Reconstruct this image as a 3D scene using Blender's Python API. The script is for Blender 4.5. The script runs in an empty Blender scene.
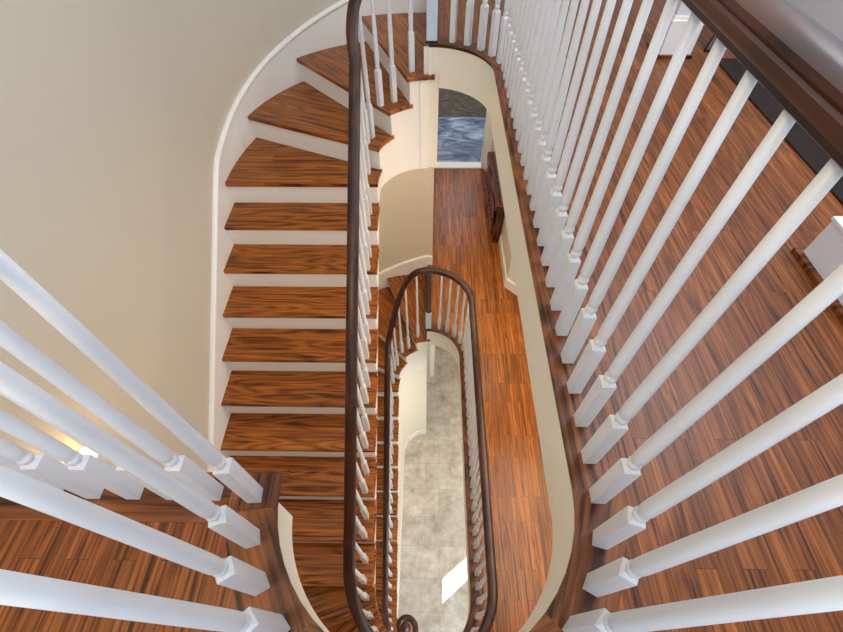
import bpy, bmesh, math, random
from mathutils import Vector, Matrix
from math import sin, cos, pi, radians, atan2, degrees, hypot
random.seed(7)
COL = bpy.context.scene.collection
RISE = 0.185; GO = 0.2545; NR = 17
HF = RISE * NR                      # storey height 3.145
CT, CB = 2.68, 0.335                # centres of the two half circles of the well
RW = 0.375                          # radius of the well at the nosing
WX = -1.47                          # stair wall face
YB = -1.25                          # back wall face
L2, L1, L0 = 0.0, -HF, -2 * HF

# ------------------------------------------------------------------ materials
MATS = {}
def principled(name, col, rough=0.5, spec=0.5, coat=0.0, metal=0.0):
    m = bpy.data.materials.new(name); m.use_nodes = True
    b = m.node_tree.nodes['Principled BSDF']
    b.inputs['Base Color'].default_value = (*col, 1)
    b.inputs['Roughness'].default_value = rough
    b.inputs['Specular IOR Level'].default_value = spec
    b.inputs['Coat Weight'].default_value = coat
    b.inputs['Coat Roughness'].default_value = 0.12
    b.inputs['Metallic'].default_value = metal
    return m, m.node_tree.nodes, m.node_tree.links, b

def paint(name, col, rough=0.45, var=0.04, scale=2.5):
    m, N, K, b = principled(name, col, rough, 0.4)
    tc = N.new('ShaderNodeTexCoord'); no = N.new('ShaderNodeTexNoise')
    no.inputs['Scale'].default_value = scale; no.inputs['Detail'].default_value = 3
    K.new(tc.outputs['Object'], no.inputs['Vector'])
    mx = N.new('ShaderNodeMix'); mx.data_type = 'RGBA'
    mx.inputs[6].default_value = (*[c * (1 - var) for c in col], 1)
    mx.inputs[7].default_value = (*[min(1, c * (1 + var)) for c in col], 1)
    K.new(no.outputs['Fac'], mx.inputs[0]); K.new(mx.outputs[2], b.inputs['Base Color'])
    bp = N.new('ShaderNodeBump'); bp.inputs['Strength'].default_value = 0.04
    n2 = N.new('ShaderNodeTexNoise'); n2.inputs['Scale'].default_value = 180
    K.new(tc.outputs['Object'], n2.inputs['Vector']); K.new(n2.outputs['Fac'], bp.inputs['Height'])
    K.new(bp.outputs['Normal'], b.inputs['Normal'])
    return m

def wood(name, dark, mid, light, along='X', bw=0.057, bl=0.9, rough=0.3, coat=0.25, boards=True,
         vary=0.35, gx=2.2, gy=78.0, spec=0.5, contrast=1.0, seam=0.0012, ring=0.10):
    """oak boards; `along` is the axis the grain runs along in object space"""
    m, N, K, b = principled(name, mid, rough, spec, coat)
    tc = N.new('ShaderNodeTexCoord'); mp = N.new('ShaderNodeMapping')
    if along == 'Y': mp.inputs['Rotation'].default_value = (0, 0, radians(90))
    if along == 'Z': mp.inputs['Rotation'].default_value = (0, radians(90), 0)
    K.new(tc.outputs['Object'], mp.inputs['Vector'])
    oi = N.new('ShaderNodeObjectInfo')
    off = N.new('ShaderNodeVectorMath'); off.operation = 'ADD'
    cx = N.new('ShaderNodeCombineXYZ')
    rm = N.new('ShaderNodeMath'); rm.operation = 'MULTIPLY'; rm.inputs[1].default_value = 7.3
    K.new(oi.outputs['Random'], rm.inputs[0]); K.new(rm.outputs[0], cx.inputs['X'])
    K.new(mp.outputs['Vector'], off.inputs[0]); K.new(cx.outputs[0], off.inputs[1])
    br = N.new('ShaderNodeTexBrick')
    br.inputs['Color1'].default_value = (0, 0, 0, 1); br.inputs['Color2'].default_value = (1, 1, 1, 1)
    br.inputs['Mortar'].default_value = (0.5, 0.5, 0.5, 1)
    br.inputs['Scale'].default_value = 1; br.inputs['Brick Width'].default_value = bl
    br.inputs['Row Height'].default_value = bw; br.inputs['Mortar Size'].default_value = seam if boards else 0
    br.inputs['Mortar Smooth'].default_value = 0.3; br.offset = 0.37; br.offset_frequency = 2
    K.new(off.outputs[0], br.inputs['Vector'])
    bwn = N.new('ShaderNodeRGBToBW'); K.new(br.outputs['Color'], bwn.inputs[0])
    rnd = N.new('ShaderNodeMath'); rnd.operation = 'MULTIPLY'; rnd.inputs[1].default_value = 400 if boards else 0
    K.new(bwn.outputs[0], rnd.inputs[0])
    rnd2 = N.new('ShaderNodeMath'); rnd2.operation = 'MULTIPLY_ADD'; rnd2.inputs[1].default_value = 53
    K.new(oi.outputs['Random'], rnd2.inputs[0]); K.new(rnd.outputs[0], rnd2.inputs[2])
    sc = N.new('ShaderNodeVectorMath'); sc.operation = 'MULTIPLY'; sc.inputs[1].default_value = (gx, gy, 6)
    K.new(mp.outputs['Vector'], sc.inputs[0])
    n1 = N.new('ShaderNodeTexNoise'); n1.noise_dimensions = '4D'; n1.inputs['Scale'].default_value = 1
    n1.inputs['Detail'].default_value = 6; n1.inputs['Roughness'].default_value = 0.62; n1.inputs['Distortion'].default_value = 0.5
    K.new(sc.outputs[0], n1.inputs['Vector']); K.new(rnd2.outputs[0], n1.inputs['W'])
    # cathedral figure: rings of a stretched field
    sc2 = N.new('ShaderNodeVectorMath'); sc2.operation = 'MULTIPLY'; sc2.inputs[1].default_value = (gx * 0.5, gy * 0.075, 1)
    K.new(mp.outputs['Vector'], sc2.inputs[0])
    n2 = N.new('ShaderNodeTexNoise'); n2.noise_dimensions = '4D'; n2.inputs['Scale'].default_value = 1
    n2.inputs['Detail'].default_value = 1.5; n2.inputs['Roughness'].default_value = 0.4
    K.new(sc2.outputs[0], n2.inputs['Vector']); K.new(rnd2.outputs[0], n2.inputs['W'])
    rg = N.new('ShaderNodeMath'); rg.operation = 'MULTIPLY'; rg.inputs[1].default_value = 75
    K.new(n2.outputs['Fac'], rg.inputs[0])
    sn = N.new('ShaderNodeMath'); sn.operation = 'SINE'; K.new(rg.outputs[0], sn.inputs[0])
    s2 = N.new('ShaderNodeMath'); s2.operation = 'MULTIPLY_ADD'; s2.inputs[1].default_value = ring
    K.new(sn.outputs[0], s2.inputs[0])
    c1 = N.new('ShaderNodeMath'); c1.operation = 'MULTIPLY_ADD'; c1.inputs[1].default_value = 1.15 * contrast
    c1.inputs[2].default_value = 0.5 - 0.575 * contrast
    K.new(n1.outputs['Fac'], c1.inputs[0]); K.new(c1.outputs[0], s2.inputs[2])
    ramp = N.new('ShaderNodeValToRGB'); e = ramp.color_ramp.elements
    e[0].position = 0.32; e[0].color = (*dark, 1); e[1].position = 0.70; e[1].color = (*light, 1)
    q = ramp.color_ramp.elements.new(0.47); q.color = (*mid, 1)
    K.new(s2.outputs[0], ramp.inputs['Fac'])
    # board to board tone
    val = N.new('ShaderNodeMath'); val.operation = 'MULTIPLY_ADD'; val.inputs[1].default_value = vary
    val.inputs[2].default_value = 1 - vary * 0.5
    if boards: K.new(bwn.outputs[0], val.inputs[0])
    else: K.new(oi.outputs['Random'], val.inputs[0])
    hs = N.new('ShaderNodeHueSaturation'); K.new(ramp.outputs['Color'], hs.inputs['Color']); K.new(val.outputs[0], hs.inputs['Value'])
    last = hs.outputs['Color']
    if boards:
        sm = N.new('ShaderNodeMix'); sm.data_type = 'RGBA'; sm.inputs[7].default_value = (*[c * 0.35 for c in dark], 1)
        f = N.new('ShaderNodeMath'); f.operation = 'MULTIPLY'; f.inputs[1].default_value = 0.75
        K.new(br.outputs['Fac'], f.inputs[0]); K.new(f.outputs[0], sm.inputs[0]); K.new(last, sm.inputs[6]); last = sm.outputs[2]
    K.new(last, b.inputs['Base Color'])
    bp = N.new('ShaderNodeBump'); bp.inputs['Strength'].default_value = 0.08; bp.inputs['Distance'].default_value = 0.004
    K.new(s2.outputs[0], bp.inputs['Height']); K.new(bp.outputs['Normal'], b.inputs['Normal'])
    return m

def lin(*c):
    return tuple(((v / 255) / 12.92 if v / 255 <= 0.04045 else ((v / 255 + 0.055) / 1.055) ** 2.4) for v in c)

TREAD = wood('oak_tread', lin(58, 24, 3), lin(138, 74, 20), lin(176, 106, 38), 'X', 0.085, 5, 0.36, 0.04, vary=0.3, spec=0.35, seam=0.0006, ring=0.09, gx=1.8, gy=120)
HALL = wood('oak_hall', lin(56, 24, 3), lin(138, 76, 20), lin(182, 112, 42), 'Y', 0.057, 0.6, 0.3, 0.0, vary=0.62, spec=0.35, ring=0.035, gx=1.8, gy=120, seam=0.0016)
UPPER = wood('oak_upper', lin(50, 22, 6), lin(112, 60, 24), lin(152, 90, 42), 'Y', 0.057, 0.85, 0.38, 0.0, vary=0.42, spec=0.35, seam=0.0008, ring=0.05, gx=2.4, gy=110)
CURB = wood('oak_curb', lin(42, 19, 7), lin(98, 53, 23), lin(140, 82, 42), 'X', 0.2, 9, 0.38, 0.0, boards=False, vary=0.0, spec=0.35)
CURBV = wood('oak_curb_lengthwise', lin(42, 19, 7), lin(98, 53, 23), lin(140, 82, 42), 'Y', 0.2, 9, 0.38, 0.0, boards=False, vary=0.0, spec=0.35)
RAIL = wood('mahogany_rail', lin(32, 13, 9), lin(52, 23, 14), lin(72, 35, 20), 'Y', 0.2, 9, 0.34, 0.04, boards=False, vary=0.05, gy=60, spec=0.4)
CARVED = wood('carved_mahogany', lin(28, 9, 4), lin(72, 28, 10), lin(112, 50, 20), 'Y', 0.2, 9, 0.32, 0.1, boards=False, vary=0.05)
WHITE = paint('white_gloss_paint', lin(218, 223, 230), 0.3, 0.01)
TRIMW = paint('white_trim_paint', lin(240, 239, 238), 0.4, 0.02)
WALL = paint('beige_wall_paint', lin(208, 202, 187), 0.5, 0.02, 1.2)
CREAM = paint('cream_wall_paint', lin(236, 232, 218), 0.5, 0.02, 1.2)
LILAC = paint('pale_grey_wall_paint', lin(214, 216, 224), 0.5, 0.02, 1.2)
CEIL = paint('ceiling_paint', lin(232, 228, 216), 0.7, 0.01)
DARKM, _, _, _ = principled('dark_newel_lacquer', lin(44, 28, 26), 0.2, 0.6, 0.5)
STEELBL = paint('pale_blue_newel_paint', lin(196, 214, 232), 0.25, 0.10, 14)
UPH = paint('dark_upholstery', lin(34, 34, 46), 0.7, 0.2, 30)
DSHEET = paint('shadow_sheet_dark', lin(34, 20, 18), 0.9, 0.5, 5)  # near-black tone with shadow put into it, for the floor sheet
SHADE, _, _, _sb = principled('added_lamp_glass', (0.9, 0.8, 0.6), 0.4)
_sb.inputs['Emission Color'].default_value = (1, 0.72, 0.38, 1); _sb.inputs['Emission Strength'].default_value = 6
GLOBE, _, _, _gl = principled('lamp_globe_glass', (0.9, 0.8, 0.6), 0.4)
_gl.inputs['Emission Color'].default_value = (1, 0.60, 0.22, 1); _gl.inputs['Emission Strength'].default_value = 90
BRASS, _, _, _ = principled('brass', lin(170, 130, 60), 0.3, 0.5, 0, 1.0)
GLASS, _, _, _gb = principled('clear_glass', (1, 1, 1), 0.02); _gb.inputs['Transmission Weight'].default_value = 1.0

def tile_mat():
    m, N, K, b = principled('travertine_tile', lin(170, 160, 146), 0.3, 0.5, 0.1)
    tc = N.new('ShaderNodeTexCoord')
    br = N.new('ShaderNodeTexBrick'); br.offset = 0.5; br.inputs['Scale'].default_value = 1
    br.inputs['Brick Width'].default_value = 0.42; br.inputs['Row Height'].default_value = 0.42
    br.inputs['Mortar Size'].default_value = 0.004; br.inputs['Mortar Smooth'].default_value = 0.3
    br.inputs['Color1'].default_value = (0.86, 0.86, 0.86, 1); br.inputs['Color2'].default_value = (1.06, 1.06, 1.06, 1)
    br.inputs['Mortar'].default_value = (0.72, 0.72, 0.72, 1)
    K.new(tc.outputs['Object'], br.inputs['Vector'])
    n = N.new('ShaderNodeTexNoise'); n.inputs['Scale'].default_value = 5.5; n.inputs['Detail'].default_value = 8; n.inputs['Roughness'].default_value = 0.68
    K.new(tc.outputs['Object'], n.inputs['Vector'])
    r = N.new('ShaderNodeValToRGB'); e = r.color_ramp.elements
    e[0].position = 0.3; e[0].color = (*lin(154, 142, 126), 1); e[1].position = 0.7; e[1].color = (*lin(208, 202, 194), 1)
    q = e.new(0.5); q.color = (*lin(186, 176, 164), 1)
    K.new(n.outputs['Fac'], r.inputs['Fac'])
    mx = N.new('ShaderNodeMix'); mx.data_type = 'RGBA'; mx.blend_type = 'MULTIPLY'; mx.inputs[0].default_value = 1
    K.new(r.outputs['Color'], mx.inputs[6]); K.new(br.outputs['Color'], mx.inputs[7]); K.new(mx.outputs[2], b.inputs['Base Color'])
    return m
TILE = tile_mat()

def marble(name, c0, c1, c2, scale, dist):
    m, N, K, b = principled(name, c1, 0.25, 0.5, 0.2)
    tc = N.new('ShaderNodeTexCoord'); mp = N.new('ShaderNodeMapping'); mp.inputs['Scale'].default_value = (1, 2.4, 1)
    K.new(tc.outputs['Object'], mp.inputs['Vector'])
    n = N.new('ShaderNodeTexNoise'); n.inputs['Scale'].default_value = scale; n.inputs['Detail'].default_value = 7
    n.inputs['Roughness'].default_value = 0.6; n.inputs['Distortion'].default_value = dist
    K.new(mp.outputs['Vector'], n.inputs['Vector'])
    r = N.new('ShaderNodeValToRGB'); e = r.color_ramp.elements
    e[0].position = 0.32; e[0].color = (*c0, 1); e[1].position = 0.68; e[1].color = (*c2, 1)
    q = e.new(0.5); q.color = (*c1, 1)
    K.new(n.outputs['Fac'], r.inputs['Fac']); K.new(r.outputs['Color'], b.inputs['Base Color'])
    return m
BLUEM = marble('blue_grey_marble', lin(60, 68, 88), lin(112, 122, 144), lin(188, 194, 208), 1.6, 1.5)
RUGM = marble('mottled_brown_rug', lin(40, 30, 16), lin(78, 60, 30), lin(116, 96, 56), 7, 0.5)

# ------------------------------------------------------------------ mesh tools
def mesh_obj(name, verts, faces, mat, parent=None, smooth=False, bevel=0, kind=None, loc=None, rz=0):
    me = bpy.data.meshes.new(name); me.from_pydata([tuple(v) for v in verts], [], faces); me.update()
    bm = bmesh.new(); bm.from_mesh(me)
    bmesh.ops.remove_doubles(bm, verts=bm.verts, dist=1e-6)
    big = [f for f in bm.faces if len(f.verts) > 4]
    if big: bmesh.ops.triangulate(bm, faces=big, ngon_method='EAR_CLIP')
    bmesh.ops.recalc_face_normals(bm, faces=bm.faces)
    bm.to_mesh(me); bm.free()
    me.materials.append(mat)
    for p in me.polygons: p.use_smooth = smooth
    o = bpy.data.objects.new(name, me); COL.objects.link(o)
    if parent: o.parent = parent
    if loc: o.location = loc
    o.rotation_euler.z = rz
    if bevel:
        b = o.modifiers.new('bevel', 'BEVEL'); b.width = bevel; b.segments = 2; b.limit_method = 'ANGLE'; b.angle_limit = radians(40)
    if kind: o['kind'] = kind
    return o

def thing(name, label, cat, loc=(0, 0, 0), group=None, rz=0):
    o = bpy.data.objects.new(name, None); COL.objects.link(o); o.location = loc; o.rotation_euler.z = rz
    o.empty_display_size = 0.1
    o['label'] = label; o['category'] = cat
    if group: o['group'] = group
    return o

def prism_vf(poly, z0, z1, base=0):
    n = len(poly)
    v = [(x, y, z0) for x, y in poly] + [(x, y, z1) for x, y in poly]
    f = [tuple(base + i for i in range(n - 1, -1, -1)), tuple(base + n + i for i in range(n))]
    f += [(base + i, base + (i + 1) % n, base + n + (i + 1) % n, base + n + i) for i in range(n)]
    return v, f

def prism(name, poly, z0, z1, mat, parent=None, rz=0, **k):
    if rz:
        c, s = cos(-rz), sin(-rz); poly = [(x * c - y * s, x * s + y * c) for x, y in poly]
    v, f = prism_vf(poly, z0, z1)
    return mesh_obj(name, v, f, mat, parent, rz=rz, **k)

class MB:
    def __init__(s): s.v = []; s.f = []
    def add(s, v, f):
        b = len(s.v); s.v += list(v); s.f += [tuple(i + b for i in q) for q in f]; return s
    def box(s, x0, x1, y0, y1, z0, z1):
        v, f = prism_vf([(x0, y0), (x1, y0), (x1, y1), (x0, y1)], z0, z1); return s.add(v, f)
    def lathe(s, prof, c=(0, 0, 0), n=16, axis='Z'):
        v = []; f = []
        for r, z in prof:
            for i in range(n):
                a = 2 * pi * i / n
                p = (r * cos(a), r * sin(a), z)
                if axis == 'X': p = (z, r * cos(a), r * sin(a))
                if axis == 'Y': p = (r * cos(a), z, r * sin(a))
                v.append((c[0] + p[0], c[1] + p[1], c[2] + p[2]))
        for j in range(len(prof) - 1):
            for i in range(n):
                f.append((j * n + i, j * n + (i + 1) % n, (j + 1) * n + (i + 1) % n, (j + 1) * n + i))
        f.append(tuple(range(n - 1, -1, -1))); f.append(tuple((len(prof) - 1) * n + i for i in range(n)))
        return s.add(v, f)
    def obj(s, name, mat, parent=None, **k): return mesh_obj(name, s.v, s.f, mat, parent, **k)

def box(name, x0, x1, y0, y1, z0, z1, mat, parent=None, **k):
    return MB().box(x0, x1, y0, y1, z0, z1).obj(name, mat, parent, **k)

def sweep_vf(path, prof, closed_prof=True):
    """path: 3D points; prof: (lateral to the left of travel, up). vertical profile plane."""
    n = len(path); m = len(prof); v = []; f = []
    P = [Vector(p) for p in path]
    for i in range(n):
        if i == 0: a = b = (P[1] - P[0]).xy.normalized()
        elif i == n - 1: a = b = (P[-1] - P[-2]).xy.normalized()
        else: a = (P[i] - P[i - 1]).xy.normalized(); b = (P[i + 1] - P[i]).xy.normalized()
        t = (a + b).normalized(); k = 1 / max(0.5, t.dot(a))
        nx, ny = -t.y * k, t.x * k
        for l, u in prof: v.append((P[i].x + nx * l, P[i].y + ny * l, P[i].z + u))
    for i in range(n - 1):
        for j in range(m if closed_prof else m - 1):
            j2 = (j + 1) % m
            f.append((i * m + j, (i + 1) * m + j, (i + 1) * m + j2, i * m + j2))
    f.append(tuple(range(m))); f.append(tuple((n - 1) * m + j for j in range(m - 1, -1, -1)))
    return v, f
def sweep(name, path, prof, mat, parent=None, **k):
    v, f = sweep_vf(path, prof); return mesh_obj(name, v, f, mat, parent, **k)

def arc(cx, cy, rx, ry, a0, a1, n):
    return [(cx + rx * cos(radians(a0 + (a1 - a0) * i / n)), cy + ry * sin(radians(a0 + (a1 - a0) * i / n))) for i in range(n + 1)]

# ------------------------------------------------------------------ stair geometry (plan is the same for both flights)
def inner_curve(R, n=24):           # well side, from the top apex over the left to the bottom apex
    return arc(0, CT, R, R, 90, 180, n) + arc(0, CB, R, R, 180, 270, n)
def outer_curve(d=0.0):             # wall side; d moves it towards the well
    a, b = -WX - d, 1.52 - d
    q = [(max(-a, x * (1 + 0.035 * sin(2 * radians(90 + 2.5 * i)) ** 2)), 2.66 + (y - 2.66) * (1 + 0.035 * sin(2 * radians(90 + 2.5 * i)) ** 2)) for i, (x, y) in enumerate(arc(0, 2.66, a, b, 90, 180, 36))]
    return q + [(-a, 1.5), (-a, 0.0), (-a, YB + d), (0, YB + d)]
ANG_T = [(0, 4), (22.7, 3), (46.7, 2), (69, 1), (90, 0)]
ANG_B = [(0, 13.02), (18, 14), (42, 15), (66, 16), (90, 17)]
def interp(tab, x):
    if x <= tab[0][0]: return tab[0][1]
    for (a, p), (b, q) in zip(tab, tab[1:]):
        if x <= b: return p + (q - p) * (x - a) / (b - a)
    return tab[-1][1]
def s_of(x, y):
    if y > 2.63: return interp(ANG_T, degrees(atan2(y - 2.63, -x)))
    if y > CB: return 4 + (2.63 - y) / GO
    return interp(ANG_B, degrees(atan2(CB - y, -x)))
def nose_line(k, off=0.0):
    """origin and direction (pointing to the wall) of nose line k, moved uphill by off"""
    if k <= 4:
        a = {0: 90, 1: 69, 2: 46.7, 3: 22.7, 4: 0}[k]; o = Vector((0, 2.63)); d = Vector((-cos(radians(a)), sin(radians(a))))
    elif k < 14: o = Vector((0, 2.63 - GO * (k - 4))); d = Vector((-1, 0))
    else:
        a = {14: 18, 15: 42, 16: 66, 17: 90}[k]; o = Vector((0, CB)); d = Vector((-cos(radians(a)), -sin(radians(a))))
    up = Vector((-d.y, d.x)) * -1   # rotate clockwise seen from above = uphill
    return o + up * off, d
def hit(curve, o, d):
    best = None
    for i in range(len(curve) - 1):
        a = Vector(curve[i]); b = Vector(curve[i + 1]); e = b - a
        den = d.x * e.y - d.y * e.x
        if abs(den) < 1e-12: continue
        w = a - o
        t = (w.x * e.y - w.y * e.x) / den; u = (w.x * d.y - w.y * d.x) / den
        if t > -0.06 and -1e-6 <= u <= 1 + 1e-6:
            if best is None or t < best[2]: best = (i + u, a + e * u, t)
    if best is None:                # beyond the end of the curve: clamp to nearest end on the line
        e = curve[0] if (Vector(curve[0]) - o).length < (Vector(curve[-1]) - o).length else curve[-1]
        i = 0 if e is curve[0] else len(curve) - 1
        t = (Vector(e) - o).dot(d); return (float(i), o + d * t, t)
    return best
def sub(curve, h0, h1):
    """points of curve from hit h0 to hit h1"""
    pts = [tuple(h0[1])]
    lo, hi = h0[0], h1[0]
    if lo < hi: idx = [i for i in range(len(curve)) if lo + 1e-4 < i < hi - 1e-4]
    else: idx = [i for i in range(len(curve) - 1, -1, -1) if hi + 1e-4 < i < lo - 1e-4]
    return pts + [curve[i] for i in idx] + [tuple(h1[1])]
def z_low(s):                       # underside of the carriage
    if s < 3.0: return -0.895
    if s < 5.0: return -0.895 - (s - 3.0) * 0.5 * (5 * RISE + 0.30 - 0.895)
    return -s * RISE - 0.30

def baluster_mesh(cache={}, H=0.91):
    k = round(H, 3)
    if k in cache: return cache[k]
    b = MB(); s = 0.0172; hb = 0.235
    b.box(-s, s, -s, s, 0, hb)
    # chamfered shoulder of the square block
    c = 0.0105
    v = [(-s, -s, hb), (s, -s, hb), (s, s, hb), (-s, s, hb), (-c, -c, hb + .012), (c, -c, hb + .012), (c, c, hb + .012), (-c, c, hb + .012)]
    b.add(v, [(0, 1, 5, 4), (1, 2, 6, 5), (2, 3, 7, 6), (3, 0, 4, 7), (4, 5, 6, 7)])
    p = [(0.0125, hb + .002), (0.0128, hb + .014), (0.0150, hb + .018), (0.0158, hb + .023), (0.0150, hb + .028), (0.0134, hb + .032),
         (0.0134, hb + .040), (0.0148, hb + .044), (0.0154, hb + .052), (0.0156, hb + .075), (0.0153, hb + .11), (0.0141, hb + .24),
         (0.0117, hb + (H - hb) * .68), (0.0095, H)]
    b.lathe(p, n=14)
    o = b.obj('tmp', WHITE); me = o.data; bpy.data.objects.remove(o)
    me.name = 'baluster'
    for f in me.polygons: f.use_smooth = len(f.vertices) == 4 and abs(f.normal.z) < 0.98 and f.center.z > hb + 0.013
    cache[k] = me; return me
def put_baluster(x, y, z, H, rz, parent):
    o = bpy.data.objects.new('baluster', baluster_mesh(H=H)); COL.objects.link(o)
    o.parent = parent; o.location = (x, y, z); o.rotation_euler.z = rz
    return o

# handrail profile, origin at the centre of its top (lateral, up)
RP = [(-0.014, -0.066), (0.014, -0.066), (0.019, -0.062), (0.019, -0.052), (0.030, -0.047), (0.033, -0.040), (0.033, -0.028),
      (0.029, -0.024), (0.0325, -0.018), (0.031, -0.010), (0.024, -0.004), (0.012, -0.0008), (0, 0), (-0.012, -0.0008), (-0.024, -0.004),
      (-0.031, -0.010), (-0.0325, -0.018), (-0.029, -0.024), (-0.033, -0.028), (-0.033, -0.040), (-0.030, -0.047), (-0.019, -0.052), (-0.019, -0.062)]
GR = 0.437      # baluster ring radius of the landings
RH = 0.972      # top of landing handrail

def flight(z0, label, closed):
    t = thing('staircase', label, 'staircase', (0, 0, z0), None)
    ci = inner_curve(0.366); cr = inner_curve(0.3705); co = outer_curve(0.012); cs = inner_curve(0.372)
    last = 16
    for k in range(1, last + 1):
        o0, d0 = nose_line(k - 1, 0.028 + 0.012); o1, d1 = nose_line(k, 0.0)
        # the well end of the tread carries a returned nosing a little beyond the riser
        a = hit(ci, nose_line(k - 1, 0.0)[0] if k > 1 else o0, d0); a1 = hit(ci, o1, d1)
        b0 = hit(co, o0, d0); b1 = hit(co, o1, d1)
        a_r = hit(cr, o0, d0)
        poly = sub(ci, hit(ci, o0, d0), a1) + sub(co, b1, b0)
        ang = atan2(d1.y, d1.x) + pi
        prism('tread', poly, -k * RISE - 0.028, -k * RISE, TREAD, t, rz=ang, bevel=0.007)
        # returned nosing on the open end
        pr = sub(ci, hit(ci, nose_line(k - 1, -0.012)[0], nose_line(k - 1)[1]), a1)
        if len(pr) >= 2:
            sweep('return_nosing', [(x, y, -k * RISE) for x, y in pr], [(-0.004, -0.0285), (-0.004, 0.0006), (0.003, 0.0006), (0.008, -0.006), (0.008, -0.022), (0.003, -0.0285)], TREAD, t)
    for k in range(0, last + 1):
        o0, d0 = nose_line(k, 0.022); o1, d1 = nose_line(k, 0.040)
        if k == 0 : o0, d0 = nose_line(0, 0.0); o1, d1 = nose_line(0, 0.016); o0 = o0 - Vector((0, 0))
        a0 = hit(cr, o0, d0); a1 = hit(cr, o1, d1); b0 = hit(co, o0, d0); b1 = hit(co, o1, d1)
        top = -k * RISE - (0.028 if k else 0.03)
        if k == 16 and False: continue
        prism('riser', [tuple(a0[1]), tuple(b0[1]), tuple(b1[1]), tuple(a1[1])], -(k + 1) * RISE + 0.0005, top, TRIMW, t)
    # open stringer on the well side: sawtooth top, soffit line below
    v = []; f = []
    for k in range(1, last + 1):
        o0, d0 = nose_line(k - 1, 0.028 if k > 1 else 0.0); o1, d1 = nose_line(k, 0.028)
        h0 = hit(cs, o0, d0); h1 = hit(cs, o1, d1)
        seg = sub(cs, h0, h1)
        zt = -k * RISE - 0.028
        for (x0, y0), (x1, y1) in zip(seg, seg[1:]):
            def rad(x, y, R1):
                cy = CT if y > CT else (CB if y < CB else y)
                dx, dy = x, y - cy; L = hypot(dx, dy) or 1; return (dx / L * R1, cy + dy / L * R1)
            za, zb = max(z_low(s_of(x0, y0)), -HF + 0.002 if closed else -99), max(z_low(s_of(x1, y1)), -HF + 0.002 if closed else -99)
            za = min(za, zt - 0.02); zb = min(zb, zt - 0.02)
            X0, Y0 = rad(x0, y0, 0.402); X1, Y1 = rad(x1, y1, 0.402)
            b = len(v)
            v += [(x0, y0, za), (x1, y1, zb), (x1, y1, zt), (x0, y0, zt), (X0, Y0, za), (X1, Y1, zb), (X1, Y1, zt), (X0, Y0, zt)]
            f += [(b, b + 1, b + 2, b + 3), (b + 4, b + 7, b + 6, b + 5), (b, b + 4, b + 5, b + 1), (b + 3, b + 2, b + 6, b + 7), (b, b + 3, b + 7, b + 4), (b + 1, b + 5, b + 6, b + 2)]
    mesh_obj('stringer', v, f, TRIMW, t)
    # soffit under the flight
    v = []; f = []
    if not closed:
        ss = [x * 0.25 for x in range(0, 65)]
        cw = outer_curve(0.0)
        def line_at(s):
            k = int(s); fr = s - k
            if k >= 17: return nose_line(17)
            oa, da = nose_line(k); ob, db = nose_line(k + 1)
            return oa.lerp(ob, fr), da.lerp(db, fr).normalized()
        for i, s in enumerate(ss):
            o, d = line_at(s); pa = hit(inner_curve(0.4), o, d)[1]; pb = hit(cw, o, d)[1]
            z = z_low(s); v += [(pa.x, pa.y, z), (pb.x, pb.y, z), (pb.x, pb.y, z + 0.015), (pa.x, pa.y, z + 0.015)]
            if i:
                b = 4 * i; f += [(b - 4, b, b + 1, b - 3), (b - 3, b + 1, b + 2, b - 2), (b - 2, b + 2, b + 3, b - 1), (b - 1, b + 3, b, b - 4)]
        mesh_obj('soffit', v, f, CREAM, t)
    # skirting on the wall side with its cap
    cw = outer_curve(0.0)
    path = [p for p in cw if p[1] > YB + 0.01]
    dense = []
    for p, q in zip(path, path[1:]):
        n = max(1, int(hypot(q[0] - p[0], q[1] - p[1]) / 0.09))
        dense += [(p[0] + (q[0] - p[0]) * i / n, p[1] + (q[1] - p[1]) * i / n) for i in range(n)]
    dense = [p for p in dense if p[1] > 0.0]
    P3 = [(x, y, -RISE * s_of(x, y) + 0.150) for x, y in dense]
    sweep('skirting', P3, [(0.002, -0.48), (0.002, 0), (0.018, 0), (0.018, -0.48)], TRIMW, t)
    sweep('skirting_cap', P3, [(0.0, -0.006), (0.0, 0.016), (0.012, 0.018), (0.020, 0.012), (0.030, 0.004), (0.031, -0.006), (0.024, -0.016), (0.018, -0.022)], TRIMW, t)
    return t

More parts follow.
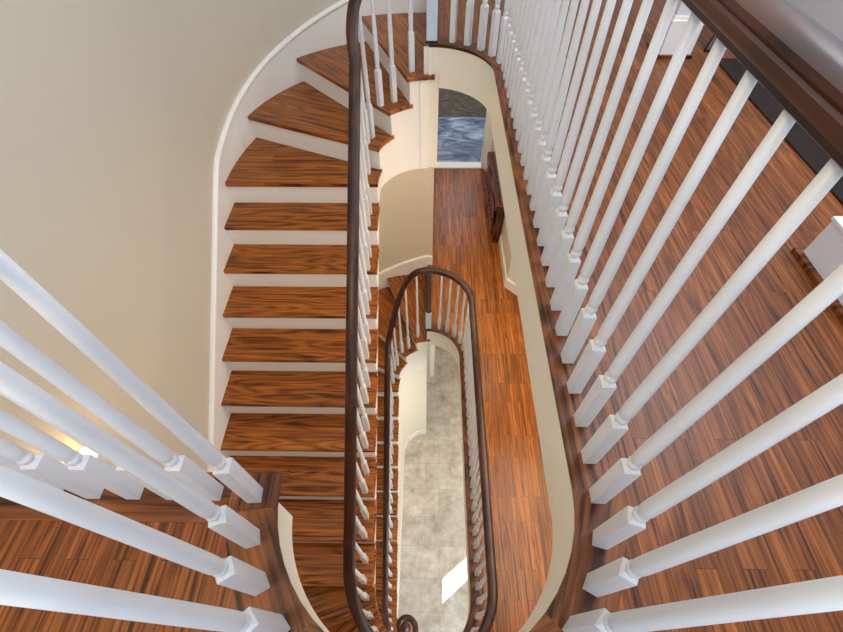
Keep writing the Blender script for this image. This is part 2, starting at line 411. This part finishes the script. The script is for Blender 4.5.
ANGS = (75, 58, 44.5, 31, 21, 10)
RTAB = [(0, 0.425), (12, 0.448), (25, 0.470), (36, 0.476), (50, 0.465), (65, 0.455), (80, 0.445), (90, 0.437)]
def flight_rail(z0, label, R1, h, rh, volute=False):
    t = thing('stair_railing', label, 'stair railing', (0, 0, z0), 'balustrades along the two flights')
    # plan path
    pts = []
    for i in range(31):
        a = 90 + 3 * i; w = min(1, i / 18); w = w * w * (3 - 2 * w); R = GR + (R1 - GR) * w if volute else interp(RTAB, 180 - a); pts.append((R * cos(radians(a)), CT + R * sin(radians(a))))
    n = 44
    for i in range(1, n): pts.append((-R1, CT + (CB - CT) * i / n))
    endA = 90 if not volute else 24
    m = int(endA / 3)
    for i in range(m + 1):
        a = 180 + 3 * i; w = 0 if volute else max(0, (i - 12) / 18); w = w * w * (3 - 2 * w); R = R1 + (GR - R1) * w
        pts.append((R * cos(radians(a)), CB + R * sin(radians(a))))
    zs = [-RISE * s_of(x, y) + h for x, y in pts]
    tab = [(0, -4 * RISE + h), (12, -4 * RISE + h + 0.05), (25, -4 * RISE + h + 0.155), (41.5, rh - 0.42), (56, rh - 0.155), (70, rh - 0.025), (90, rh)]
    if volute:
        for i in range(31): zs[i] = interp(tab, 90 - 3 * i)
    zs[0] = rh
    if not volute: zs[-1] = -HF + 1.03
    if volute:
        # easing to the horizontal and curling inwards into the volute
        lx, ly = pts[-1]; z = zs[-1]
        vc = Vector((-0.225, 0.195)); rel = Vector((lx, ly)) - vc; r0 = rel.length; a0 = atan2(rel.y, rel.x)
        for i in range(1, 40):
            u = i / 39; a = a0 + u * radians(470); r = r0 * (1 - u) ** 1.15 * 1.0 + 0.035 * u
            pts.append((vc.x + r * cos(a), vc.y + r * sin(a))); zs.append(z - 0.05 * min(1, u * 3))
    for it in range(8):
        z2 = zs[:]
        for i in range(1, len(zs) - 1): z2[i] = (zs[i - 1] + zs[i] * 2 + zs[i + 1]) / 4
        zs = z2
    P = [(x, y, z) for (x, y), z in zip(pts, zs)]
    sweep('handrail', P, RP, RAIL, t, smooth=True).modifiers.new('split', 'EDGE_SPLIT').split_angle = radians(28)
    def rail_z(x, y):
        return min(P, key=lambda p: (p[0] - x) ** 2 + (p[1] - y) ** 2)[2]
    def bal(x, y, rz):
        s = s_of(x, y); k = int(s + 1 - 1e-6) if s > 0 else 1
        if not volute and k > 16: return
        zt = -k * RISE
        put_baluster(x, y, zt, max(0.6, rail_z(x, y) - 0.052 - zt), rz, t)
    for a in ANGS:
        w = min(1, (90 - a) / 54); R = GR + (R1 - GR) * w if volute else interp(RTAB, a)
        bal(-R * cos(radians(a)), CT + R * sin(radians(a)), radians(90 - a))
    for k in range(5, 14):
        yn = 2.63 - GO * (k - 4)
        bal(-R1, yn + 0.034, 0); bal(-R1, yn + 0.034 + GO / 2, 0)
    if not volute:
        for a in (6, 20, 33, 47, 60, 74):
            w = max(0, (a - 36) / 54); R = R1 + (GR - R1) * w
            bal(-R * cos(radians(a)), CB - R * sin(radians(a)), radians(a))
    else:
        for a in (6, 18): bal(-R1 * cos(radians(a)), CB - R1 * sin(radians(a)), radians(a))
        zc = P[-1][2]
        MB().lathe([(0.095, -15 * RISE - 0.03), (0.103, -15 * RISE - 0.02), (0.103, -15 * RISE - 0.008), (0.097, -15 * RISE + 0.002), (0.001, -15 * RISE + 0.003)], (-0.20, 0.205, 0), 28).obj('newel_base', TREAD, t, smooth=True)
        MB().lathe([(0.052, zc - 0.06), (0.058, zc - 0.05), (0.058, zc - 0.012), (0.05, zc - 0.002), (0.02, zc + 0.004), (0.001, zc + 0.005)], (-0.225, 0.195, 0), 28).obj('volute', RAIL, t, smooth=True)
        MB().lathe([(0.024, -15 * RISE), (0.024, -15 * RISE + .3), (0.018, -15 * RISE + .33), (0.02, zc - 0.05)], (-0.225, 0.195, 0), 16).obj('newel_post', WHITE, t, smooth=True)
    return t

def newel(z0, parent, RH, x=0.016, y=3.112):
    b = MB().box(x - .042, x + .042, y - .040, y + .040, z0, z0 + .012)
    b.obj('newel_plinth', DARKM, parent)
    box('newel_block', x - .034, x + .034, y - .034, y + .034, z0 + .012, z0 + .32, STEELBL, parent, bevel=0.003)
    MB().lathe([(0.036, z0 + .32), (0.036, z0 + .33), (0.026, z0 + .345), (0.030, z0 + .36), (0.030, z0 + .5), (0.026, z0 + RH - .1), (0.03, z0 + RH - .06)], (x, y, 0), 20).obj('newel_post', DARKM, parent, smooth=True)

def landing_rail(z0, label, full, RH=0.972):
    t = thing('landing_railing', label, 'landing railing', (0, 0, z0), 'guard balustrades round the stairwell')
    path = arc(0, CT, GR, GR, 90, 0, 24)
    path += [(GR, CT + (CB - CT) * i / 20) for i in range(1, 20)]
    if full:
        path += arc(0, CB, GR, GR, 0, -172, 44)
        path += [(-GR - 0.012, 0.298), (-GR - 0.035, 0.31)] + [(-0.55 - 0.13 * i, 0.312) for i in range(7)] + [(WX + 0.002, 0.312)]
    else:
        path += arc(0, CB, GR, GR, 0, -90, 24)
    sweep('handrail', [(x, y, RH) for x, y in path], RP, RAIL, t, smooth=True).modifiers.new('split', 'EDGE_SPLIT').split_angle = radians(28)
    H = RH - 0.056
    for a in (70, 56.5, 42.8, 29, 15.2): put_baluster(GR * cos(radians(a)), CT + GR * sin(radians(a)), 0, H, radians(a - 90), t)
    y = 2.6965; k = 0
    while y > 0.40:
        put_baluster(GR, y, 0, H, 0, t); y -= 0.1036
    n = 13
    for i in range(n + 1 if full else 7):
        a = -2.4 - i * (174 / n if full else 13.6)
        put_baluster(GR * cos(radians(a)), CB + GR * sin(radians(a)), 0, H, radians(a), t)
    if full:
        for i in range(1, 10): put_baluster(-0.437 - 0.1035 * i, 0.312, 0, H, 0, t)
    newel(0, t, RH)
    return t

# ------------------------------------------------------------------ floors, slabs, nosings
def opening_right(R):               # from top apex clockwise to the bottom apex
    return arc(0, CT, R, R, 90, 0, 24) + arc(0, CB, R, R, 0, -90, 24)
# upper floor
edge2 = [(WX, 0.300), (-0.388, 0.300)] + arc(0, CB, 0.388, 0.388, 185, 360, 48) + arc(0, CT, 0.388, 0.388, 0, 90, 24)
polyU = edge2 + [(0.0, 4.18), (0, 6.6), (3.2, 6.6), (3.2, YB), (WX, YB)]
prism('floor_upper', polyU, -0.02, 0.0, UPPER, kind='structure')
prism('ceiling_middle', [(x, y) for x, y in polyU], -0.185, -0.02, CEIL, kind='structure')
edge1 = [(0, YB), ] + arc(0, CB, 0.388, 0.388, 270, 360, 24) + arc(0, CT, 0.388, 0.388, 0, 90, 24)
polyM = edge1 + [(0, 4.19), (-0.6, 4.32), (-0.6, 6.6), (3.2, 6.6), (3.2, YB)]
prism('floor_middle', polyM, L1 - 0.02, L1, HALL, kind='structure')
prism('ceiling_ground', polyM, L1 - 0.185, L1 - 0.02, CEIL, kind='structure')
prism('floor_ground', [(WX - .1, YB), (3.2, YB), (3.2, 6.6), (WX - .1, 6.6)], L0 - 0.1, L0, TILE, kind='structure')
# fascia bands round the openings
def band(name, path, z0, z1, th, mat):
    return sweep(name, [(x, y, 0) for x, y in path], [(0, z0), (0, z1), (th, z1), (th, z0)], mat, kind='structure')
RF = arc(0, CT, 0.386, 0.386, 80, 0, 24) + arc(0, CB, 0.386, 0.386, 0, -100, 30)
band('trim_fascia_upper', RF, -0.272, -0.02, -0.03 + 0.06, CREAM)
LF = arc(0, CB, 0.386, 0.386, -100, -175, 24)
band('trim_fascia_left', LF + [(-0.386, 0.302)], -0.186, -0.02, 0.03, CREAM)
band('trim_fascia_middle', [(x, y) for x, y in arc(0, CT, 0.386, 0.386, 88, 0, 24) + arc(0, CB, 0.386, 0.386, 0, -88, 30)], L1 - 0.31, L1 - 0.02, 0.03, CREAM)
# dropped wall beside the winders under the upper newel, closing the soffit
sweep('trim_winder_end', [(x, y, 0) for x, y in arc(0, CT, 0.386, 0.386, 95, 80.3, 6)], [(0, -0.895), (0, -0.02), (0.02, -0.02), (0.02, -0.895)], CREAM, kind='structure')
box('trim_corner_bead', -0.062, -0.050, 3.040, 3.062, -0.893, -0.215, TRIMW, kind='structure', bevel=0.003)
box('wall_winder_end', 0.045, 0.066, 3.085, 4.16, -0.895, -0.186, CREAM, kind='structure')
box('ceiling_winder_end', -0.01, 0.066, 3.085, 4.16, -0.90, -0.89, CREAM, kind='structure')

NP = [(0.0, -0.030), (-0.010, -0.030), (-0.016, -0.024), (-0.017, -0.012), (-0.014, -0.003), (-0.006, 0.0025), (0.0, 0.003)]
def curb(z, full):
    # boards: straight right side, quarter arcs cut into mitred lengths
    def ring(cy, a0, a1, n, seg):
        for j in range(seg):
            b0 = a0 + (a1 - a0) * j / seg; b1 = a0 + (a1 - a0) * (j + 1) / seg
            poly = arc(0, cy, RW + 0.002, RW + 0.002, b0, b1, n) + arc(0, cy, 0.50, 0.50, b1, b0, n)
            am = radians((b0 + b1) / 2) + pi / 2
            prism('trim_curb_arc', poly, z + 0.0005, z + 0.003, CURB, rz=am, kind='structure')
    ring(CT, 90, 0, 6, 2)
    prism('trim_curb_side', [(RW + .002, CB), (0.50, CB), (0.50, CT), (RW + .002, CT)], z + 0.0005, z + 0.003, CURBV, kind='structure')
    ring(CB, 0, -90, 6, 2)
    path = arc(0, CT, RW + 0.013, RW + 0.013, 90, 0, 24) + arc(0, CB, RW + 0.013, RW + 0.013, 0, -90, 24)
    if full:
        ring(CB, -90, -172, 6, 2)
        # corner piece and the straight length to the wall
        y0, y1 = 0.243, 0.366
        prism('trim_curb_corner', [(-0.378, 0.366), (-0.50, 0.366), (-0.50, 0.272)] + arc(0, CB, RW + .002, RW + .002, 188, 184, 2)[:1] , z + 0.0005, z + 0.0031, CURBV, kind='structure')
        prism('trim_curb_end', [(-0.50, y0), (-0.50, y1), (WX, y1), (WX, y0)], z + 0.0005, z + 0.003, CURB, kind='structure')
        path += arc(0, CB, RW + 0.013, RW + 0.013, -92, -178, 24)
        path += [(-(RW + 0.013), 0.356), (WX + 0.001, 0.356)]
    sweep('trim_nosing', [(x, y, z) for x, y in path], [(-l, u) for l, u in NP], CURBV, kind='structure', smooth=True)
    if full:
        box('trim_curb_under', WX, -0.39, 0.30, 0.356, z - 0.03, z + 0.0004, CURB, kind='structure')
curb(L2, True); curb(L1, False)

# ------------------------------------------------------------------ walls
def wall_path(name, path, z0, z1, mat, th=0.12, side=-1):
    return sweep(name, [(x, y, 0) for x, y in path], [(0, z0), (0, z1), (side * th, z1), (side * th, z0)], mat, kind='structure')
oc = [(0.062, 4.178)] + outer_curve(0.0)[:-2] + [(WX, YB - 0.12)]
wall_path('wall_left', oc, L0, 2.7, WALL)
TOP = 2.7
# upper floor: far wall, jamb, room beyond
box('wall_far_upper', 0.079, 2.36, 4.18, 4.30, 0.0, TOP, WALL, kind='structure')
box('baseboard_far_upper', -0.02, 2.36, 4.165, 4.182, 0, 0.2, TRIMW, kind='structure')
box('wall_pier_upper', 1.400, 1.555, 2.882, 3.02, 0, TOP, LILAC, kind='structure')
MB().box(1.385, 1.57, 2.868, 3.034, 0, 0.195).box(1.391, 1.565, 2.875, 3.027, 0.195, 0.215).obj('baseboard_pier', TRIMW, kind='structure')
MB().box(1.385, 1.575, 2.850, 2.868, 0, 0.018).box(1.367, 1.385, 2.850, 3.052, 0, 0.018).obj('trim_shoe_pier', CURB, kind='structure')
box('wall_right_upper', 2.36, 2.48, YB, 6.6, 0.0, TOP, LILAC, kind='structure')
box('wall_front', WX, 3.2, YB - 0.12, YB, L0, TOP, WALL, kind='structure')
box('ceiling_upper', WX - 0.12, 2.48, YB - 0.12, 4.3, TOP, TOP + 0.1, CEIL, kind='structure')
box('wall_left_upper_end', WX - 0.12, 0.079, 4.20, 4.30, 0, TOP, WALL, kind='structure')
# low white knee wall end by the railing
MB().box(1.391, 1.60, 0.55, 1.193, 0, 0.168).box(1.385, 1.61, 0.54, 1.199, 0.168, 0.180).obj('trim_low_plinth', LILAC, kind='structure')
MB().box(1.368, 1.391, 0.54, 1.193, 0, 0.018).box(1.368, 1.62, 1.193, 1.214, 0, 0.018).obj('trim_shoe_plinth', CURB, kind='structure')

# middle floor
rp = [(0.9, 6.40), (1.015, 6.22), (1.015, 3.78), (1.27, 3.52), (2.4, 3.52), (3.0, 3.0), (3.0, YB)]
wall_path('wall_right_middle', rp, L1, L1 + 2.9, CREAM, 0.1, 1)
BBP = [(0.0, 0.0), (0.0, 0.165), (-0.006, 0.17), (-0.010, 0.16), (-0.016, 0.15), (-0.018, 0.14), (-0.018, 0.0)]
sweep('baseboard_right_middle', [(x, y, L1) for x, y in rp], BBP, TRIMW, kind='structure')
# wall with the doorway at the end of the hall
d = MB().box(-0.6, 0.125, 6.38, 6.5, L1, L1 + 2.95).box(0.885, 3.0, 6.38, 6.5, L1, L1 + 2.95).box(0.125, 0.885, 6.38, 6.5, L1 + 2.15, L1 + 2.95)
d.obj('wall_far_middle', CREAM, kind='structure')
d1 = MB().box(0.07, 0.135, 6.36, 6.515, L1, L1 + 2.2).box(0.875, 0.94, 6.36, 6.515, L1, L1 + 2.2).box(0.07, 0.94, 6.36, 6.515, L1 + 2.14, L1 + 2.21)
d1.obj('door_1', TRIMW, kind='structure', bevel=0.004)
prism('trim_splay_casing', [(0.94, 6.355), (0.99, 6.235), (0.975, 6.222), (0.925, 6.345)], L1, L1 + 2.2, TRIMW, kind='structure')
box('trim_threshold', 0.135, 0.875, 6.36, 6.52, L1, L1 + 0.02, TRIMW, kind='structure')
box('floor_far_room', -1.5, 2.5, 6.52, 11.0, L1 - 0.02, L1 + 0.002, BLUEM, kind='structure')
box('wall_far_room', -1.5, 2.5, 11.0, 11.1, L1, L1 + 2.9, LILAC, kind='structure')
box('wall_far_room_left', -1.6, -1.5, 6.5, 11.1, L1, L1 + 2.9, LILAC, kind='structure')
box('wall_far_room_right', 2.5, 2.6, 6.5, 11.1, L1, L1 + 2.9, LILAC, kind='structure')
box('ceiling_far_room', -1.6, 2.6, 6.5, 11.1, L1 + 2.9, L1 + 2.95, CEIL, kind='structure')
box('baseboard_stair_wall_end', -0.01, 0.066, 4.155, 4.182, L1, L1 + 0.15, TRIMW, kind='structure')
# hall left, behind the stair wall
box('wall_hall_left', -0.72, -0.6, 4.1, 6.5, L1, L1 + 2.95, CREAM, kind='structure')
rug = box('area_rug', -0.6, 1.9, 8.0, 9.9, L1 + 0.002, L1 + 0.014, RUGM, bevel=0.004)
rug['label'] = 'mottled dark brown rug on blue-grey floor seen through the far doorway'; rug['category'] = 'rug'

# ground floor: wall closing the space below the lower flight
ic = inner_curve(0.384, 24)
def sp(x, y): return max(L1 + z_low(s_of(x, y)) + 0.05, L0 + 0.2)
v = []; f = []
icd = []
for p, q in zip(ic, ic[1:]):
    n = max(1, int(hypot(q[0] - p[0], q[1] - p[1]) / 0.1)); icd += [(p[0] + (q[0] - p[0]) * i / n, p[1] + (q[1] - p[1]) * i / n) for i in range(n)]
icd = [p for p in icd if p[1] > 0.32]
for i, (x, y) in enumerate(icd):
    cy = min(max(y, CB), CT); L = hypot(x, y - cy); X, Y = x / L * 0.42, cy + (y - cy) / L * 0.42
    z = sp(x, y); v += [(x, y, L0), (x, y, z), (X, Y, z), (X, Y, L0)]
    if i: b = 4 * i; f += [(b - 4, b, b + 1, b - 3), (b - 3, b + 1, b + 2, b - 2), (b - 2, b + 2, b + 3, b - 1), (b - 1, b + 3, b, b - 4)]
f += [(0, 1, 2, 3), (4 * len(icd) - 1, 4 * len(icd) - 2, 4 * len(icd) - 3, 4 * len(icd) - 4)]
mesh_obj('wall_under_stair', v, f, CREAM, kind='structure')
sweep('baseboard_under_stair', [(x, y, L0) for x, y in icd], [(0.0, 0), (0.0, 0.15), (0.008, 0.155), (0.014, 0.14), (0.016, 0), ], TRIMW, kind='structure')
# right wall of the ground floor with a small high window that lets the sun in
gw = MB()
WXR = 2.4; wy0, wy1, wz0, wz1 = 2.22, 2.54, L0 + 1.48, L0 + 1.95
gw.box(WXR, WXR + 0.1, YB, wy0, L0, L1 - 0.185).box(WXR, WXR + 0.1, wy1, 6.6, L0, L1 - 0.185)
gw.box(WXR, WXR + 0.1, wy0, wy1, L0, wz0).box(WXR, WXR + 0.1, wy0, wy1, wz1, L1 - 0.185)
gw.obj('wall_right_ground', CREAM, kind='structure')
box('wall_far_ground', WX - .1, 3.2, 6.5, 6.6, L0, L1 - 0.185, CREAM, kind='structure')
box('wall_end_ground', 0.02, 0.14, 4.2, 6.5, L0, L1 - 0.185, CREAM, kind='structure')
MB().box(WXR - .01, WXR + .03, wy0 - .04, wy0, wz0 - .04, wz1 + .04).box(WXR - .01, WXR + .03, wy1, wy1 + .04, wz0 - .04, wz1 + .04)\
    .box(WXR - .01, WXR + .03, wy0, wy1, wz0 - .04, wz0).box(WXR - .01, WXR + .03, wy0, wy1, wz1, wz1 + .04).obj('window_1', TRIMW, kind='structure')

# ------------------------------------------------------------------ stairs and railings
flight(L2, 'upper flight of varnished oak treads and white risers curving down from the top landing', False)
flight(L1, 'lower flight of oak treads going down to the grey tile floor, partly hidden below', True)
flight_rail(L2, 'long dark handrail with white balusters running down the upper flight', 0.425, 0.79, RH)
flight_rail(L1, 'small dark handrail with white balusters on the lower flight ending in a volute', 0.440, 0.92, 1.03, True)
landing_rail(L2, 'close white balusters and big dark handrail guarding the top floor around the well', True)
landing_rail(L1, 'oval dark handrail and white balusters guarding the middle hall beside tile floor below', False, 1.03).location = (0, 0, L1)

# ------------------------------------------------------------------ furniture
# carved console against the hall wall
cab = thing('console_cabinet', 'carved dark mahogany cabinet against the right wall of the middle hall', 'cabinet', (0.905, 4.55, L1))
def serp(u): return 0.018 * sin(u * pi * 4) * 1
N_ = 28; L_ = 1.25; D_ = 0.105
pl = [(serp(i / N_), 0.02 + (L_ - 0.04) * i / N_) for i in range(N_ + 1)]
body = pl + [(D_, L_ - .02), (D_, 0.02)]
b = MB(); vv, ff = prism_vf(body, 0.10, 0.62); b.add(vv, ff)
b.obj('body', CARVED, cab)
tp = [(x - 0.035, (y - L_ / 2) * 1.03 + L_ / 2) for x, y in pl] + [(D_, L_ + 0.01), (D_, -0.01)]
prism('top', tp, 0.62, 0.665, CARVED, cab, bevel=0.008)
bd = MB()
for i in range(24):
    y = 0.03 + (L_ - 0.06) * i / 23; x = serp(i / 23) - 0.02
    bd.lathe([(0.002, -0.017), (0.012, -0.012), (0.017, 0), (0.012, 0.012), (0.002, 0.017)], (x, y, 0.595), 8)
bd.obj('beading', CARVED, cab, smooth=True)
for (x, y) in ((0.02, 0.06), (0.077, 0.06), (0.02, L_ - 0.06), (0.077, L_ - 0.06)):
    MB().lathe([(0.012, 0), (0.024, 0.015), (0.016, 0.04), (0.02, 0.07), (0.028, 0.10)], (x, y, 0), 12).obj('leg', CARVED, cab, smooth=True)
for j, (ya, yb) in enumerate(((0.08, 0.60), (0.65, 1.17))):
    dd = MB().box(-0.034, -0.012, ya, yb, 0.14, 0.56); dr = dd.obj('door', CARVED, cab, bevel=0.006)
    pm = MB()
    for i in range(5):
        yy = ya + 0.06 + (yb - ya - 0.12) * i / 4
        pm.lathe([(0.001, -0.05), (0.02, -0.042), (0.035, -0.034)], (0.0, yy, 0.35), 10, 'X')
    pm.obj('carving', CARVED, dr, smooth=True)
    MB().lathe([(0.004, -0.06), (0.012, -0.056), (0.01, -0.046), (0.005, -0.034)], (0, yb - 0.03 if j == 0 else ya + 0.03, 0.36), 10, 'X').obj('knob', BRASS, dr, smooth=True)
cv = []; cf = []
for i in range(61):
    y = 0.06 + (L_ - 0.12) * i / 60; w = 0.022 + 0.014 * sin(i * 0.9) ** 2; h = 0.012 + 0.016 * abs(sin(i * 0.45))
    cv += [(0.06 - w, y, 0.663), (0.06 - w * .6, y, 0.663 + h), (0.06 + w * .6, y, 0.663 + h), (0.06 + w, y, 0.663)]
    if i: b4 = 4 * i; cf += [(b4 - 4, b4, b4 + 1, b4 - 3), (b4 - 3, b4 + 1, b4 + 2, b4 - 2), (b4 - 2, b4 + 2, b4 + 3, b4 - 1), (b4 - 1, b4 + 3, b4, b4 - 4)]
cf += [(0, 1, 2, 3), (243, 242, 241, 240)]
mesh_obj('crest_carving', cv, cf, CARVED, cab, smooth=True)

# dark chair in the room beyond
ch = thing('footstool', 'dark stool with curved legs standing beyond the big handrail by the white wall end', 'stool', (1.74, 2.99, 0))
def cab_leg(x, y, sx, sy):
    prof = [(0.03, 0.0, 0.020), (0.02, 0.02, 0.024), (0.004, 0.08, 0.014), (0.0, 0.16, 0.016), (0.008, 0.26, 0.024), (0.014, 0.32, 0.03), (0.012, 0.36, 0.03)]
    m = MB(); v = []; f = []
    for o, z, r in prof:
        for i in range(10): a = 2 * pi * i / 10; v.append((x + sx * o * -1 + r * cos(a), y + sy * o * -1 + r * sin(a), z))
    for j in range(len(prof) - 1):
        for i in range(10): f.append((j * 10 + i, j * 10 + (i + 1) % 10, (j + 1) * 10 + (i + 1) % 10, (j + 1) * 10 + i))
    f += [tuple(range(9, -1, -1)), tuple(60 + i for i in range(10))]
    m.add(v, f).obj('leg', DARKM, ch, smooth=True)
for x, sx in ((0.0, 1), (0.22, -1)):
    for y, sy in ((0, 1), (0.30, -1)): cab_leg(x, y, sx, sy)
box('seat_frame', -0.03, 0.25, -0.03, 0.33, 0.34, 0.38, DARKM, ch, bevel=0.01)
box('seat_cushion', -0.02, 0.24, -0.02, 0.32, 0.38, 0.43, UPH, ch, bevel=0.025)
rg2 = box('shadow_sheet', 1.71, 2.30, 1.15, 2.84, 0.0, 0.010, DSHEET, bevel=0.004)  # thin dark sheet standing in for shadow on the floor
rg2['label'] = 'dark shadow-coloured sheet on the top floor beyond the big handrail'; rg2['category'] = 'rug'

# pendant lamp in the middle hall whose light lies on the boards
pd = thing('ceiling_lamp', 'warm globe ceiling lamp of the middle hall, seen as a glow on the floor', 'lamp', (1.83, 1.98, -0.185))
MB().lathe([(0.05, 0), (0.05, -0.015), (0.01, -0.03), (0.006, -0.14)], (0, 0, 0), 16).obj('stem', BRASS, pd, smooth=True)
MB().lathe([(0.01, -0.14), (0.05, -0.16), (0.075, -0.21), (0.07, -0.27), (0.04, -0.31), (0.004, -0.32)], (0, 0, 0), 20).obj('lamp_shade', GLOBE, pd, smooth=True)

# ------------------------------------------------------------------ lights
def area(name, loc, size, power, col, rot=(0, 0, 0), sy=None):
    l = bpy.data.lights.new(name, 'AREA'); l.energy = power; l.color = col; l.size = size
    if sy: l.shape = 'RECTANGLE'; l.size_y = sy
    o = bpy.data.objects.new(name, l); o.location = loc; o.rotation_euler = rot; COL.objects.link(o); return o
def point(name, loc, power, col, r=0.05):
    l = bpy.data.lights.new(name, 'POINT'); l.energy = power; l.color = col; l.shadow_soft_size = r
    o = bpy.data.objects.new(name, l); o.location = loc; COL.objects.link(o); return o
WARM = (1, 0.82, 0.60)
area('hall_ceiling_fill', (1.3, 1.4, L2 - 0.30), 1.0, 46, (1, 0.91, 0.80), sy=2.2)  # unseen fill panel below the slab, no fixture modelled
area('hall_far_fill', (0.6, 5.3, L2 - 0.30), 0.8, 10, WARM)  # unseen fill for the far end of the hall
area('hall_left_fill', (0.75, 3.9, L2 - 0.28), 0.5, 16, WARM)  # added to brighten the beige wall below the winders
area('far_room_window_light', (0.5, 8.6, L2 - 0.4), 2.4, 60, (0.80, 0.89, 1.0))
area('ground_ceiling_fill', (1.4, 2.8, L1 - 0.35), 1.2, 54, (1, 0.91, 0.8), sy=2.4)  # added area light over the tiles, no lamp hangs here
area('ground_front_fill', (0.9, -0.6, L1 - 0.35), 1.2, 70, (0.84, 0.92, 1))  # extra bluish fill for the ground floor, out of view
area('landing_ceiling_fill', (0.2, 1.6, 2.6), 2.4, 40, (0.93, 0.97, 1.0), sy=3.6)  # large unseen diffuse fill below the upper ceiling
area('front_window_light', (0.2, YB + 0.03, 1.3), 2.6, 36, (0.66, 0.82, 1.0), rot=(radians(90), 0, 0), sy=1.6)
area('hall_front_fill', (1.4, YB + 0.03, L1 + 1.5), 1.6, 20, (0.84, 0.92, 1.0), rot=(radians(90), 0, 0), sy=1.6)  # fill added at the front wall, no window is built there
area('soffit_fill', (-0.25, 3.35, -0.91), 0.35, 5, WARM)  # added to lighten the wall under the winders
area('side_room_fill', (2.0, 2.0, 2.6), 0.5, 50, (0.85, 0.9, 1), sy=2)  # added to lift the pale wall beyond the railing
area('left_landing_fill', (-1.0, -0.5, 2.6), 0.6, 24, (1, 0.76, 0.46))  # warm fill added over the lower-left boards
sc_ = thing('added_wall_lamp', 'small added warm lamp making a highlight on the stair wall behind the left balusters', 'lamp', (WX, 0.63, -0.66))  # sconce added to make the warm highlight on the wall
MB().lathe([(0.03, 0), (0.03, 0.008), (0.012, 0.014), (0.008, 0.05)], (0, 0, 0), 16, 'X').obj('bracket', BRASS, sc_, smooth=True)
MB().lathe([(0.012, -0.01), (0.026, 0.0), (0.034, 0.03), (0.026, 0.05), (0.012, 0.055)], (0.05, 0, 0.0), 16).obj('lamp_shade', SHADE, sc_, smooth=True)
point('added_wall_lamp_light', (WX + 0.13, 0.60, -0.60), 1.3, (1, 0.55, 0.22), 0.03)
point('hall_lamp_light', (1.83, 1.98, -0.415 - 0.12), 14, (1, 0.62, 0.26), 0.09)
# sun through the small window
sd = Vector((-0.79, -0.61, -0.70)).normalized()
tgt = Vector((WXR, 2.38, L0 + 1.72))
s = bpy.data.lights.new('sun_beam', 'SPOT'); s.energy = 60000; s.spot_size = radians(5); s.shadow_soft_size = 0.03; s.color = (0.95, 0.97, 1)
so = bpy.data.objects.new('sun_beam', s); so.location = tgt - sd * 12; so.rotation_euler = sd.to_track_quat('-Z', 'Y').to_euler(); COL.objects.link(so)

w = bpy.data.worlds.new('World'); bpy.context.scene.world = w; w.use_nodes = True
bg = w.node_tree.nodes['Background']; bg.inputs[0].default_value = (0.80, 0.90, 1.0, 1); bg.inputs[1].default_value = 1.0

# ------------------------------------------------------------------ camera
cam = bpy.data.cameras.new('camera'); co = bpy.data.objects.new('camera', cam); COL.objects.link(co)
cam.sensor_fit = 'HORIZONTAL'; cam.sensor_width = 36; cam.lens = 36 * 438.85 / 843
th, ro, ya = 0.9209, -0.0089, 0.0210
F = Vector((0, cos(th), -sin(th))); U = Vector((0, sin(th), cos(th))); X = Vector((1, 0, 0))
X2 = X * cos(ro) + U * sin(ro); U2 = -X * sin(ro) + U * cos(ro)
Z = Matrix.Rotation(ya, 3, 'Z'); X2, U2, F = Z @ X2, Z @ U2, Z @ F
M = Matrix((X2, U2, -F)).transposed().to_4x4(); M.translation = Vector((0, 0, 1.175))
co.matrix_world = M; cam.clip_start = 0.02
cam.shift_y = 0.0
sc = bpy.context.scene; sc.camera = co
sc.view_settings.view_transform = 'Standard'; sc.view_settings.look = 'None'; sc.view_settings.gamma = 1
sc.view_settings.use_curve_mapping = False; sc.view_settings.exposure = -0.08
